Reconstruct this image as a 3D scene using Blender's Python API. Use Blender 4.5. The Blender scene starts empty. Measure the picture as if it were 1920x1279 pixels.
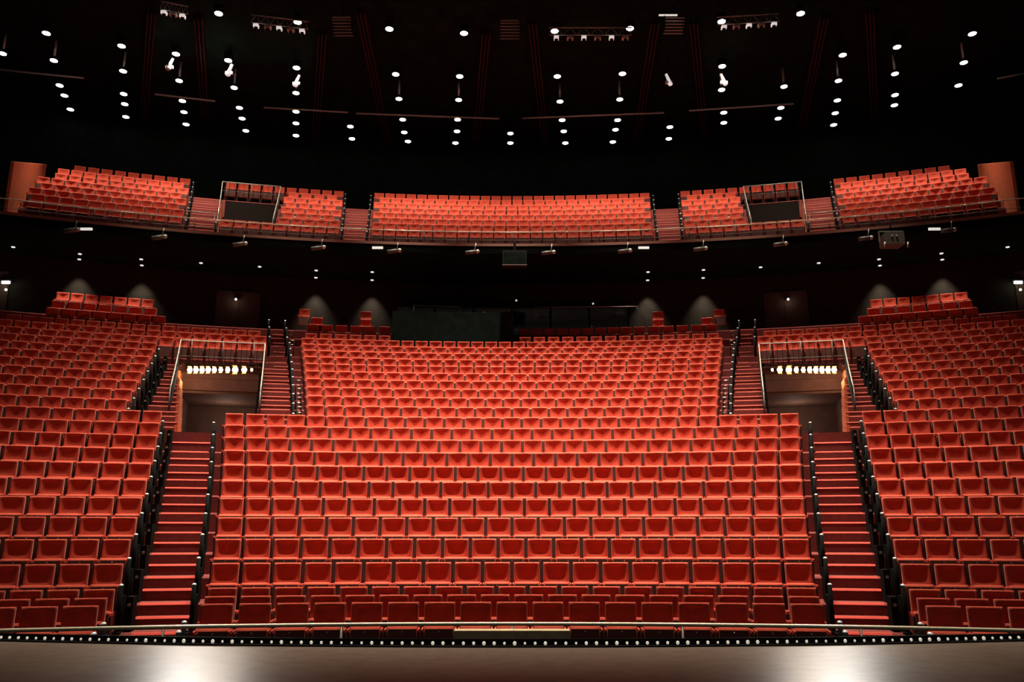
import bpy, math, random
from mathutils import Vector, Matrix
random.seed(7)
S = bpy.context.scene
C = S.collection
EYE = 1.25                      # camera height above the stage
F = 1558.0                      # focal length in pixels of the 1920x1279 frame
TILT = math.radians(13)
CY, CB = -15.0, -20.0           # centres of the stalls arcs and of the balcony arcs
RD = math.radians

# ------------------------------------------------------------------ materials
def mat(name, base, rough=0.8, metal=0.0, noise=0.0, nscale=40, emis=None, estr=0.0, spec=0.5, sheen=0.0, bump=0.0):
    m = bpy.data.materials.new(name); m.use_nodes = True
    nt = m.node_tree; b = nt.nodes['Principled BSDF']
    b.inputs['Base Color'].default_value = (*base, 1)
    b.inputs['Roughness'].default_value = rough
    b.inputs['Metallic'].default_value = metal
    b.inputs['Specular IOR Level'].default_value = spec
    if sheen:
        b.inputs['Sheen Weight'].default_value = sheen
        b.inputs['Sheen Tint'].default_value = (*[min(1, c * .4 + .62) for c in base], 1)
    if emis:
        b.inputs['Emission Color'].default_value = (*emis, 1)
        b.inputs['Emission Strength'].default_value = estr
        m.cycles.emission_sampling = 'NONE'
    if noise or bump:
        tc = nt.nodes.new('ShaderNodeTexCoord'); n = nt.nodes.new('ShaderNodeTexNoise')
        n.inputs['Scale'].default_value = nscale; n.inputs['Detail'].default_value = 4
        nt.links.new(tc.outputs['Object'], n.inputs['Vector'])
        if noise:
            r = nt.nodes.new('ShaderNodeValToRGB')
            r.color_ramp.elements[0].position = 0.3; r.color_ramp.elements[1].position = 0.7
            r.color_ramp.elements[0].color = (*[c * (1 - noise) for c in base], 1)
            r.color_ramp.elements[1].color = (*[min(1, c * (1 + noise)) for c in base], 1)
            nt.links.new(n.outputs['Fac'], r.inputs['Fac'])
            nt.links.new(r.outputs['Color'], b.inputs['Base Color'])
        if bump:
            bm = nt.nodes.new('ShaderNodeBump'); bm.inputs['Strength'].default_value = bump
            nt.links.new(n.outputs['Fac'], bm.inputs['Height'])
            nt.links.new(bm.outputs['Normal'], b.inputs['Normal'])
    return m

M = dict(
    velvet=mat('red_velvet', (.60, .070, .034), .8, noise=.06, nscale=9, spec=.25, sheen=.35),
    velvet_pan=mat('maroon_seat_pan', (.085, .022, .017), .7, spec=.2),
    armcloth=mat('red_armrest_cloth', (.58, .068, .036), .8, spec=.2),
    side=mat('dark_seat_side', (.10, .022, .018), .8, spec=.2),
    nosing=mat('red_stair_nosing', (.62, .070, .050), .8, spec=.2),  # red brighter than the carpet, painting the light on the step edges
    nosing2=mat('muted_stair_nosing', (.30, .060, .045), .85, spec=.1),  # weaker painted light for the edges of the upper and balcony steps
    carpet=mat('red_carpet', (.20, .048, .044), .95, noise=.15, nscale=14, spec=.1),
    stage=mat('stage_boards', (.195, .145, .117), .25, noise=.10, nscale=5, spec=.15),
    black=mat('black_paint', (.009, .0085, .008), .9, spec=.05),
    blackgloss=mat('black_enamel', (.006, .006, .006), .85, spec=.06),
    wall=mat('dark_wall', (.010, .0155, .0135), .95, noise=.25, nscale=3, spec=.01),
    backwall=mat('back_wall_plaster', (.024, .020, .0165), .95, noise=.2, nscale=3, spec=.1),
    ceil=mat('ceiling_black', (.008, .017, .0145), .95, noise=.3, nscale=1.5, spec=.01),
    beam=mat('beam_brown', (.035, .018, .015), .9, spec=.1),
    orange=mat('orange_wood', (.64, .165, .07), .6, noise=.15, nscale=6, spec=.3),
    fascia=mat('brown_panel', (.105, .042, .031), .75, noise=.15, nscale=4, spec=.2),
    portal=mat('portal_brown', (.13, .070, .056), .85, noise=.15, nscale=3, spec=.2),
    chrome=mat('satin_chrome', (.72, .70, .64), .28, 1.0),
    brass=mat('brass_rail', (.78, .70, .52), .35, .3),
    rail=mat('painted_rail', (.40, .36, .30), .4, .3),
    tan=mat('tan_board', (.72, .56, .34), .6, noise=.15, nscale=12),
    alu=mat('cap_aluminium', (.85, .84, .80), .35, .6, emis=(1, .95, .85), estr=.25),  # emission paints a glint on the caps, which are no lamps
    grey=mat('grey_metal', (.35, .34, .32), .5, .5),
    glass=mat('booth_glass', (.01, .011, .012), .08, spec=.6),
    lens=mat('downlight_lens', (.9, .9, .9), .5, emis=(1, .97, .95), estr=9),
    lens_dim=mat('small_downlight_lens', (.9, .9, .9), .5, emis=(1, .97, .92), estr=.8),
    hot=mat('spotlight_lens_white', (.9, .9, .9), .5, emis=(1, .90, .74), estr=26),
    hotamber=mat('spotlight_lens_amber', (.9, .8, .6), .5, emis=(1, .68, .30), estr=20),
    bulb=mat('footlight_bulb', (.9, .88, .8), .3, emis=(1, .88, .72), estr=.45),
    exitlens=mat('exit_lamp_lens', (.9, .95, .8), .4, emis=(.95, 1, .70), estr=8),
    deskled=mat('desk_lamp_tube', (.8, .8, .7), .4, emis=(1, .95, .80), estr=.45),
    tube=mat('white_tube_lens', (.9, .9, .9), .4, emis=(1, .98, .88), estr=.65),
    rigwhite=mat('white_fixture', (.85, .82, .78), .5, emis=(1, .9, .85), estr=.6),
    pipe=mat('pipe_paint', (.36, .41, .38), .5),
    doorbrown=mat('door_brown', (.060, .036, .030), .85, noise=.1, nscale=3, spec=.1),
    iron=mat('dark_iron', (.09, .085, .08), .5, .3),
    amber=mat('amber_flap', (.80, .36, .07), .7),  # amber colour stands in for the halo around the lenses
    greywhite=mat('pale_grey_metal', (.60, .58, .52), .5, .2),
)
M['hot'].cycles.emission_sampling = 'AUTO'
M['hotamber'].cycles.emission_sampling = 'AUTO'

# ------------------------------------------------------------------ mesh helpers
class MB:
    def __init__(s): s.v = []; s.f = []; s.sm = []
    def add(s, v, f, smooth=False):
        b = len(s.v); s.v += [tuple(p) for p in v]
        s.f += [tuple(b + i for i in q) for q in f]; s.sm += [smooth] * len(f)
        return s
    def box(s, c, d, rot=None):
        v = [Vector((x * d[0] / 2, y * d[1] / 2, z * d[2] / 2)) for x in (-1, 1) for y in (-1, 1) for z in (-1, 1)]
        if rot: v = [rot @ p for p in v]
        v = [p + Vector(c) for p in v]
        return s.add(v, [(0, 1, 3, 2), (4, 6, 7, 5), (0, 4, 5, 1), (2, 3, 7, 6), (0, 2, 6, 4), (1, 5, 7, 3)])
    def cyl(s, p0, p1, r, n=8, r1=None):
        p0, p1 = Vector(p0), Vector(p1); r1 = r if r1 is None else r1
        d = (p1 - p0).normalized(); a = d.orthogonal().normalized(); b = d.cross(a)
        v = []
        for p, q in ((p0, r), (p1, r1)):
            v += [p + (a * math.cos(2 * math.pi * i / n) + b * math.sin(2 * math.pi * i / n)) * q for i in range(n)]
        f = [(i, (i + 1) % n, n + (i + 1) % n, n + i) for i in range(n)]
        s.add(v, f, True)
        return s.add(v, [tuple(range(n - 1, -1, -1)), tuple(range(n, 2 * n))])
    def tube(s, pts, r, n=8):
        pts = [Vector(p) for p in pts]; v = []
        for i, p in enumerate(pts):
            d = (pts[min(i + 1, len(pts) - 1)] - pts[max(i - 1, 0)]).normalized()
            a = d.cross(Vector((0, 0, 1)))
            a = a.normalized() if a.length > 1e-4 else Vector((1, 0, 0)); b = d.cross(a)
            v += [p + (a * math.cos(2 * math.pi * k / n) + b * math.sin(2 * math.pi * k / n)) * r for k in range(n)]
        f = [(i * n + k, i * n + (k + 1) % n, (i + 1) * n + (k + 1) % n, (i + 1) * n + k) for i in range(len(pts) - 1) for k in range(n)]
        s.add(v, f, True)
        L = (len(pts) - 1) * n
        return s.add(v, [tuple(range(n)), tuple(L + k for k in range(n))])
    def dome(s, c, r, h, n=10, k=4):
        v = [(c[0] + r * math.cos(j * math.pi / 2 / k) * math.cos(2 * math.pi * i / n), c[1] + r * math.cos(j * math.pi / 2 / k) * math.sin(2 * math.pi * i / n), c[2] + h * math.sin(j * math.pi / 2 / k)) for j in range(k) for i in range(n)]
        f = [(j * n + i, j * n + (i + 1) % n, (j + 1) * n + (i + 1) % n, (j + 1) * n + i) for j in range(k - 1) for i in range(n)]
        v.append((c[0], c[1], c[2] + h)); t = len(v) - 1
        f += [((k - 1) * n + i, (k - 1) * n + (i + 1) % n, t) for i in range(n)]
        f.append(tuple(range(n - 1, -1, -1)))
        return s.add(v, f, True)
    def ball(s, c, r, n=8, k=6):
        v = [(c[0] + r * math.sin(math.pi * j / k) * math.cos(2 * math.pi * i / n), c[1] + r * math.sin(math.pi * j / k) * math.sin(2 * math.pi * i / n), c[2] + r * math.cos(math.pi * j / k)) for j in range(1, k) for i in range(n)]
        f = [(j * n + i, (j + 1) * n + i, (j + 1) * n + (i + 1) % n, j * n + (i + 1) % n) for j in range(k - 2) for i in range(n)]
        v += [(c[0], c[1], c[2] + r), (c[0], c[1], c[2] - r)]; t = len(v)
        f += [(i, (i + 1) % n, t - 2) for i in range(n)] + [((k - 2) * n + (i + 1) % n, (k - 2) * n + i, t - 1) for i in range(n)]
        return s.add(v, f, True)
    def sweep(s, prof, a0, a1, cy=CY, step=1.0):
        """A closed (radius, height) profile swept from angle a0 to a1 (degrees from straight ahead) about (0, cy)."""
        n = max(1, int(math.ceil(abs(a1 - a0) / step))); k = len(prof); v = []
        for i in range(n + 1):
            a = RD(a0 + (a1 - a0) * i / n)
            v += [(r * math.sin(a), cy + r * math.cos(a), z) for r, z in prof]
        f = [(i * k + j, i * k + (j + 1) % k, (i + 1) * k + (j + 1) % k, (i + 1) * k + j) for i in range(n) for j in range(k)]
        f += [tuple(range(k - 1, -1, -1)), tuple(n * k + j for j in range(k))]
        return s.add(v, f)
    def arcbox(s, r0, r1, z0, z1, a0, a1, cy=CY, step=1.0):
        return s.sweep([(r0, z0), (r0, z1), (r1, z1), (r1, z0)], a0, a1, cy, step)
    def arctube(s, R, z, a0, a1, r, cy=CY, step=.7, n=8):
        k = max(2, int(abs(a1 - a0) / step) + 1)
        return s.tube([pol(R, a0 + (a1 - a0) * i / k, z, cy) for i in range(k + 1)], r, n)
    def pillow(s, us, vs, front, w, h, t, round_=.015, tf=None):
        """A padded panel in x (us), z (vs): front(u, v) is how far the face is pressed in; closed at the back."""
        nu, nv = len(us), len(vs); V = []
        for v in vs:
            for u in us:
                e = max(abs(u), abs(v)); y = -t / 2 + front(u, v) + (round_ if e > .985 else 0)
                V.append(Vector((u * w / 2, y, v * h / 2)))
        o = len(V)
        for v in (-1, 1):
            for u in (-1, 1): V.append(Vector((u * w / 2 * .97, t / 2, v * h / 2 * .97)))
        Fq = [(j * nu + i, j * nu + i + 1, (j + 1) * nu + i + 1, (j + 1) * nu + i) for j in range(nv - 1) for i in range(nu - 1)]
        if tf: V = [tf @ p for p in V]
        s.add(V[:o], Fq, True)
        E = []
        bot = [i for i in range(nu)]; top = [(nv - 1) * nu + i for i in range(nu)]
        lef = [j * nu for j in range(nv)]; rig = [j * nu + nu - 1 for j in range(nv)]
        E.append(tuple(bot[::-1] + [o, o + 1])); E.append(tuple(top + [o + 3, o + 2]))
        E.append(tuple(lef + [o + 2, o])); E.append(tuple(rig[::-1] + [o + 1, o + 3])); E.append((o, o + 2, o + 3, o + 1))
        return s.add(V, E)
    def merge(s, other, mtx):
        b = len(s.v); s.v += [tuple(mtx @ Vector(p)) for p in other.v]
        s.f += [tuple(b + i for i in q) for q in other.f]; s.sm += other.sm
        return s
    def mesh(s, name):
        me = bpy.data.meshes.new(name); me.from_pydata(s.v, [], s.f)
        me.polygons.foreach_set('use_smooth', s.sm); me.update()
        return me
    def build(s, name, m, parent=None, **kw):
        me = s.mesh(name); me.materials.append(m)
        import bmesh
        bm = bmesh.new(); bm.from_mesh(me)
        if len(me.vertices) < 20000: bmesh.ops.remove_doubles(bm, verts=bm.verts, dist=1e-5)
        bmesh.ops.recalc_face_normals(bm, faces=bm.faces); bm.to_mesh(me); bm.free()
        o = bpy.data.objects.new(name, me); C.objects.link(o)
        if parent: o.parent = parent
        for k, v in kw.items(): o[k] = v
        return o

def pol(R, a, z, cy=CY):
    return (R * math.sin(RD(a)), cy + R * math.cos(RD(a)), z)
def empty(name, loc=(0, 0, 0), rotz=0, **kw):
    o = bpy.data.objects.new(name, None); C.objects.link(o); o.location = loc; o.rotation_euler = (0, 0, rotz)
    o.empty_display_size = .2
    for k, v in kw.items(): o[k] = v
    return o
def dup(src, loc, rotz=0, **kw):
    r = src.copy(); C.objects.link(r); r.location = loc; r.rotation_euler = (0, 0, rotz)
    for k, v in kw.items(): r[k] = v
    for ch in src.children:
        c = ch.copy(); C.objects.link(c); c.parent = r
        for g in ch.children:
            d = g.copy(); C.objects.link(d); d.parent = c
    return r
def struct(name, mb, m): return mb.build(name, m, kind='structure')
def at(px, py, H):
    """The point at height H above the eye that lies along the sight line through a pixel of the photograph."""
    u = 640 - py; x = px - 960; y = F * math.cos(TILT) - u * math.sin(TILT); z = F * math.sin(TILT) + u * math.cos(TILT)
    t = H / z
    return Vector((x * t, y * t, H + EYE))
def on_arc(px, py, R, cy=CY):
    u = 640 - py; x = px - 960; y = F * math.cos(TILT) - u * math.sin(TILT); z = F * math.sin(TILT) + u * math.cos(TILT)
    A, B, Q = x * x + y * y, -2 * y * cy, cy * cy - R * R
    t = (-B + math.sqrt(B * B - 4 * A * Q)) / (2 * A)
    return Vector((x * t, y * t, z * t + EYE))
def pix(p):
    x, y, z = p[0], p[1], p[2] - EYE
    d = y * math.cos(TILT) + z * math.sin(TILT); u = -y * math.sin(TILT) + z * math.cos(TILT)
    return 960 + F * x / d, 640 - F * u / d, d
ORD = 'zeroth first second third fourth fifth sixth seventh eighth ninth tenth eleventh twelfth thirteenth fourteenth fifteenth sixteenth seventeenth eighteenth nineteenth twentieth'.split()
for k in range(1, 10): ORD.append('twenty-' + ORD[k])
ORD.append('thirtieth')
SIDE = {-1: 'left', 1: 'right'}

# ------------------------------------------------------------------ plan of the stalls
SEAT_TOP = 1.12
RUN, RFRONT = .86, .56
TOPS = [-1.05, -1.0, -.92] + [-.54 + .42 * i for i in range(20)] + [8.05, 8.68, 9.24, 9.85]   # seat tops above the eye, rows 1..27
RR = [28.46 + RUN * i for i in range(23)] + [49.15, 50.15, 51.15, 52.1]
NROW = 27
FL = [t - SEAT_TOP + EYE for t in TOPS]          # floor heights (world z)
FRONT = [r - RFRONT for r in RR]
BASE = FL[0]
def lin(R, r0, a0, r1, a1): return a0 + (a1 - a0) * (R - r0) / (r1 - r0)
def c_edge(i):
    R = RR[i - 1]
    return lin(R, 28.46, 9.56, 38.78, 11.9) if i <= 13 else lin(R, 39.64, 8.75, 46.5, 9.9)
def s_edge(i):
    R = RR[i - 1]
    if i <= 13: return lin(R, 28.46, 12.3, 38.78, 14.25)
    if i <= 21: return lin(R, 39.64, 15.8, 46.5, 16.1)
    return lin(R, 46.5, 11.45, 52, 12.2)
def v_in(R): return lin(R, 40, 10.8, 45.9, 11.5)
def v_out(R): return lin(R, 40, 13.9, 45.9, 15.1)
VR = range(14, 22)                                # rows cut by the entrances
LAND = 2.72 + EYE                                 # entrance floor
AMAX = 29.0
SOFFIT = 11.62 + EYE
WALL_R = 53.0

# ---------------------------------------------------------------- structure: raked floor
mb = MB()
def plat(mb, i, a0, a1, bottom):
    z = FL[i - 1]; r0 = FRONT[i - 1]; r1 = FRONT[i] + .02 if i < NROW else WALL_R + .1
    c = .035
    mb.sweep([(r0, bottom), (r0, z - c), (r0 + c, z), (r1, z), (r1, bottom)], a0, a1)
for i in range(1, NROW + 1):
    bottom = BASE - .4
    if i in VR:
        R = RR[i - 1]; vi, vo = v_in(R), v_out(R)
        plat(mb, i, -AMAX, -vo, bottom); plat(mb, i, -vi, vi, bottom); plat(mb, i, vo, AMAX, bottom)
    elif i >= 22:
        vi, vo = v_in(45.9), v_out(45.9)
        zb = 5.0 + EYE
        if i in (22, 23, 24):
            plat(mb, i, -AMAX, -vo, bottom); plat(mb, i, -vi, vi, bottom); plat(mb, i, vo, AMAX, bottom)
            for s in (-1, 1): plat(mb, i, *sorted((s * vi, s * vo)), zb)
        else: plat(mb, i, -AMAX, AMAX, bottom)
    else: plat(mb, i, -AMAX, AMAX, bottom)
struct('floor_raked_stalls', mb, M['carpet'])
mb = MB(); mb.box((0, 14, BASE - .25), (64, 12, .5)); struct('floor_pit', mb, M['black'])

# entrances: floor, walls, lintel face, back
for s in (-1, 1):
    nm = SIDE[s]
    mb = MB(); vi, vo = v_in(43), v_out(43)
    mb.arcbox(FRONT[13] - .02, 49.6, BASE - .3, LAND, *sorted((s * 10.6, s * 15.2)))
    struct(f'floor_entrance_{nm}', mb, M['carpet'])
    mo, mi = MB(), MB()
    for i in VR:
        R = RR[i - 1]; r0, r1 = FRONT[i - 1], FRONT[i]; z1 = FL[i - 1] + .06
        ao, ai = v_out(R), v_in(R)
        mo.arcbox(r0, r1, LAND, z1, *sorted((s * (ao - .10), s * (ao + .02))))
        mi.arcbox(r0, r1, LAND, z1, *sorted((s * (ai - .02), s * (ai + .08))))
    struct(f'wall_entrance_outer_{nm}', mo, M['orange'])
    struct(f'wall_entrance_inner_{nm}', mi, M['black'])
    mb = MB(); vi, vo = v_in(45.9), v_out(45.9)
    mb.arcbox(49.3, 49.5, LAND, 5.05 + EYE, *sorted((s * (vi - .1), s * (vo + .1))))
    struct(f'wall_entrance_back_{nm}', mb, M['portal'])
    mb = MB(); mb.arcbox(FRONT[21] + .02, 49.4, 4.9 + EYE, 4.99 + EYE, *sorted((s * vi, s * vo)))
    struct(f'ceiling_entrance_{nm}', mb, M['portal'])
    mb = MB()
    for a in (vi, vo): mb.arcbox(46.0, 49.4, LAND, 5.0 + EYE, *sorted((s * (a - .06), s * (a + .06))))
    struct(f'wall_entrance_sides_{nm}', mb, M['portal'])
    mb = MB()
    mb.arcbox(FRONT[21] - .05, FRONT[21] + .0, 5.0 + EYE, 5.42 + EYE, *sorted((s * (vi + .05), s * (vo - .1))))
    mb.arcbox(FRONT[21] - .03, FRONT[21] + .0, 5.44 + EYE, FL[21] - .02, *sorted((s * (vi + .05), s * (vo - .1))))
    mb.arcbox(FRONT[21] - .08, FRONT[21] + .0, FL[21] - .02, FL[21] + .05, *sorted((s * (vi + .05), s * (vo - .1))))
    struct(f'trim_entrance_lintel_{nm}', mb, M['fascia'])

def nosing(mb, r0, z, a0, a1, cy=CY):  # strip added to carry the painted bright line of a step edge
    mb.sweep([(r0 - .012, z - .03), (r0 + .016, z + .004), (r0 + .085, z + .004), (r0 + .085, z - .03)], a0, a1, cy)
# aisle stairs: half steps between the row platforms
def half_steps(mb, i0, i1, a_in, a_out, s, depth=.30):
    for i in range(i0, i1):
        z0, z1 = FL[i - 1], FL[i]
        if i == 13 and i1 == 14 and a_in is lower_in: z1 = LAND
        if z1 - z0 < .2: continue
        r1 = FRONT[i] + .01; r0 = r1 - depth; zm = (z0 + z1) / 2; c = .03
        mb.sweep([(r0, z0 - .05), (r0, zm - c), (r0 + c, zm), (r1, zm), (r1, z0 - .05)], *sorted((s * a_in(i), s * a_out(i))))
        nosing(nos, r0, zm, *sorted((s * a_in(i), s * a_out(i)))); nosing(nos, r1, z1, *sorted((s * a_in(i), s * a_out(i))))
lower_in = lambda i: c_edge(min(i, 13)) + .45
lower_out = lambda i: s_edge(min(i, 13)) - .45
up_in0 = lambda i: c_edge(max(i, 14)) + .55
up_in1 = lambda i: (v_in(RR[i - 1]) - .05) if i < 22 else s_edge(i) - .35
up_out0 = lambda i: v_out(RR[i - 1]) + .06
up_out1 = lambda i: s_edge(min(max(i, 14), 21)) - .28
for s in (-1, 1):
    for nm, i0, i1, fa, fb in (('aisle', 1, 14, lower_in, lower_out), ('inner', 14, 27, up_in0, up_in1), ('outer', 14, 22, up_out0, up_out1)):
        mb, nos = MB(), MB(); half_steps(mb, i0, i1, fa, fb, s)
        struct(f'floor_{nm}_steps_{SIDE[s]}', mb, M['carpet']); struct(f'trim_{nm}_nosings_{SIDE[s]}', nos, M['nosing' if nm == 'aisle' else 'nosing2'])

# ---------------------------------------------------------------- balcony plan
BR = [54.8 + .77 * j for j in range(8)]
BT = [13.05 + .561 * j for j in range(8)]
BFL = [t - SEAT_TOP + EYE for t in BT]
BFR = [r - .50 for r in BR]
BEDGE = 53.5
BAM = 30.0
def b_lin(R, a0, a1): return lin(R, 54.0, a0, 60.2, a1)
b_c = lambda R: b_lin(R, 6.45, 6.75)            # centre block edge
b_s2i, b_s2o = (lambda R: b_lin(R, 6.75, 7.0)), (lambda R: b_lin(R, 7.65, 8.0))
b_2i = lambda R: b_lin(R, 7.85, 8.15)
b_vi, b_vo = (lambda R: b_lin(R, 10.9, 11.15)), (lambda R: b_lin(R, 13.15, 13.8))
b_s1i, b_s1o = (lambda R: b_lin(R, 13.25, 13.95)), (lambda R: b_lin(R, 14.35, 15.0))
b_l = lambda R: b_lin(R, 14.6, 15.2)
BWALL = 21.3
mb = MB()
for j in range(8):
    r0 = BFR[j] if j else BEDGE; r1 = BFR[j + 1] + .02 if j < 7 else 64.7
    z = BFL[j]; c = .03; zb = SOFFIT
    prof = [(r0, zb if j == 0 else z - .9), (r0, z - c), (r0 + c, z), (r1, z), (r1, zb if j == 0 else z - .9)]
    if 1 <= j <= 6:
        vi, vo = b_vi(BR[j]), b_vo(BR[j])
        for a0, a1 in ((-BWALL - .1, -vo), (-vi, vi), (vo, BWALL + .1)): mb.sweep(prof, a0, a1, CB)
    else: mb.sweep(prof, -BAM if j == 0 else -BWALL - .1, BAM if j == 0 else BWALL + .1, CB)
struct('floor_balcony', mb, M['carpet'])
mb = MB(); mb.arcbox(BEDGE + .02, 64.7, SOFFIT - .06, SOFFIT, -BAM, BAM, CB); struct('ceiling_under_balcony', mb, M['ceil'])
mb = MB(); mb.arcbox(BEDGE - .06, BEDGE, SOFFIT - .1, BFL[0] - .09, -BAM, BAM, CB); struct('trim_balcony_fascia', mb, mat('fascia_black', (.003, .003, .003), .95, spec=.05))
mb = MB(); mb.arcbox(BEDGE - .09, BEDGE + .05, BFL[0] - .09, BFL[0] + .025, -BAM, BAM, CB, .6); struct('trim_balcony_edge', mb, mat('edge_wood', (.30, .14, .10), .6))
mb = MB()
for s in (-1, 1):
    for j in range(1, 7):
        a, b = b_vi(BR[j]), b_vo(BR[j])
        mb.arcbox(BFR[j], BFR[j + 1], BFL[0] + .02, BFL[j] + .05, *sorted((s * (b - .06), s * (b + .02))), CB)
struct('wall_balcony_entrance', mb, M['orange'])
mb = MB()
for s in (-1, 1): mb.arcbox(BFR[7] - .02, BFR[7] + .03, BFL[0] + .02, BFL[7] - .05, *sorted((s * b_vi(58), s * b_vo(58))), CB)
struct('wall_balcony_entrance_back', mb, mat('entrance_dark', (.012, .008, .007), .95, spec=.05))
mb, nos = MB(), MB()
for s in (-1, 1):
    for f0, f1 in ((b_s1i, b_s1o), (b_s2i, b_s2o)):
        for j in range(0, 7):
            z0, z1 = BFL[j], BFL[j + 1]; r1 = BFR[j + 1] + .01; r0 = r1 - .27; zm = (z0 + z1) / 2; c = .03
            mb.sweep([(r0, z0 - .05), (r0, zm - c), (r0 + c, zm), (r1, zm), (r1, z0 - .05)], *sorted((s * f0(BR[j]), s * f1(BR[j]))), CB)
            for rq, zq in ((r0, zm), (r1, z1)): nosing(nos, rq, zq, *sorted((s * f0(BR[j]), s * f1(BR[j]))), CB)
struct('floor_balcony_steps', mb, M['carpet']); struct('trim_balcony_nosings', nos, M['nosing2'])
for s in (-1, 1):
    mb = MB()
    a0, a1 = sorted((s * BWALL, s * (BWALL + .12)))
    mb.sweep([(54.0, BFL[0]), (54.0, 14.25 + EYE), (60.5, 16.95 + EYE), (60.5, BFL[0])], a0, a1, CB)
    struct(f'wall_balcony_end_{SIDE[s]}', mb, M['orange'])
mb = MB(); mb.arcbox(64.6, 64.9, SOFFIT, 22.2 + EYE, -BAM, BAM, CB); struct('wall_back_upper', mb, M['wall'])
mb = MB(); mb.arcbox(WALL_R, WALL_R + .3, BASE, SOFFIT, -AMAX - 1, AMAX + 1); struct('wall_back', mb, M['backwall'])

# room shell
mb = MB(); mb.box((0, 20, 22.2 + EYE), (60, 58, .3)); struct('ceiling', mb, M['ceil'])
for s in (-1, 1):
    mb = MB(); mb.box((s * 27.5, 20, 10), (.4, 58, 27.5)); struct(f'wall_{SIDE[s]}', mb, M['wall'])
mb = MB(); mb.box((0, 17.2, 15.6 + EYE - .12), (50, .8, 1.2)); struct('trim_ceiling_header', mb, mat('header_grey', (.05, .05, .053), .9))

# stage with its bowed front edge
def edge_y(x): return 9.80 + .0150 * x * x
n = 40; xs = [-12 + 24 * i / n for i in range(n + 1)]
v = [(x, edge_y(x), 0) for x in xs] + [(x, -8, 0) for x in xs] + [(x, edge_y(x), BASE) for x in xs] + [(x, -8, BASE) for x in xs]
k = n + 1
f = []
for i in range(n):
    f += [(i, i + 1, k + i + 1, k + i), (i, 2 * k + i, 2 * k + i + 1, i + 1), (2 * k + i, 3 * k + i, 3 * k + i + 1, 2 * k + i + 1), (k + i, k + i + 1, 3 * k + i + 1, 3 * k + i)]
f += [(0, k, 3 * k, 2 * k), (n, 2 * k + n, 3 * k + n, k + n)]
def stage_mat():
    m = M['stage']; nt = m.node_tree; b = nt.nodes['Principled BSDF']; b.inputs['Roughness'].default_value = .8; b.inputs['Specular IOR Level'].default_value = 0
    g = nt.nodes.new('ShaderNodeBsdfGlossy'); g.inputs['Roughness'].default_value = .26; g.inputs['Color'].default_value = (.9, .9, .9, 1)
    x = nt.nodes.new('ShaderNodeMixShader'); x.inputs['Fac'].default_value = .058
    out = nt.nodes['Material Output']
    nt.links.new(b.outputs[0], x.inputs[1]); nt.links.new(g.outputs[0], x.inputs[2]); nt.links.new(x.outputs[0], out.inputs['Surface'])
stage_mat()
struct('floor_stage', MB().add(v, f), M['stage'])

# ---------------------------------------------------------------- seats
def back_tf(): return Matrix.Translation((0, .035, .905)) @ Matrix.Rotation(RD(-4.5), 4, 'X')
US = [-1, -.95, -.85, -.80, -.55, -.28, 0, .28, .55, .80, .85, .95, 1]
VS = [-1, -.94, -.83, -.77, -.6, -.42, -.24, -.06, .15, .4, .6, .72, .79, .93, 1]
def dish(u, v):
    if max(abs(u), abs(v)) > .84: return 0
    uu = u / .81; t = (v + .78) / 1.56
    if not (0 < t < 1) or abs(uu) >= 1: return .008
    q = min(1, t / .50); g = q * q * (3 - 2 * q) * (1 - .16 * max(0, t - .5) / .5)
    if t > .86: g *= 1 - ((t - .86) / .14) ** 2
    return .008 + .055 * (1 - abs(uu) ** 4) * g
def seat_parts(near=True):
    p = {}
    us, vs = (US, VS) if near else ([-1, -.93, -.8, 0, .8, .93, 1], [-1, -.92, -.78, -.4, -.05, .58, .77, .92, 1])
    p['backrest'] = MB().pillow(us, vs, dish, .475, .44, .085, .02, back_tf())
    cus = [-1, -.94, -.6, 0, .6, .94, 1] if near else [-1, -.9, .9, 1]
    p['seat_cushion'] = MB().pillow(cus, cus, lambda u, v: -.012 * (1 - u * u) * (1 - v * v), .455, .43, .10, .02, Matrix.Translation((0, -.105, .565)) @ Matrix.Rotation(RD(-8), 4, 'X'))
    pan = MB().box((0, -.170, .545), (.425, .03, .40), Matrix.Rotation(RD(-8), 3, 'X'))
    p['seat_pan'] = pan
    p['hinge_plate'] = MB().cyl((0, -.200, .715), (0, -.216, .713), .011, 8)
    for sx, key in ((-1, 'armrest'), (1, 'armrest2')):
        m = MB(); m.pillow([-1, -.8, .8, 1], [-1, -.8, .8, 1], lambda u, v: 0, .028, .05, .33, .008, Matrix.Translation((sx * .250, -.135, .735)))
        p[key] = m
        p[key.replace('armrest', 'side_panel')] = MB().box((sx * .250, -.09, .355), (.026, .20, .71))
    return p
NP = seat_parts(True)
proto = empty('theatre_seat', category='seat')
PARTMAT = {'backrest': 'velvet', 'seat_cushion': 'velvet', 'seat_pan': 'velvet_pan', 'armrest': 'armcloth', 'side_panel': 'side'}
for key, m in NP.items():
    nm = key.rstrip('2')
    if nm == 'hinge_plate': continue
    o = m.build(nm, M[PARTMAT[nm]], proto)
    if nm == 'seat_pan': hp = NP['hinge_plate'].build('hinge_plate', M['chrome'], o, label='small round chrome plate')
FP = seat_parts(False)

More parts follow.
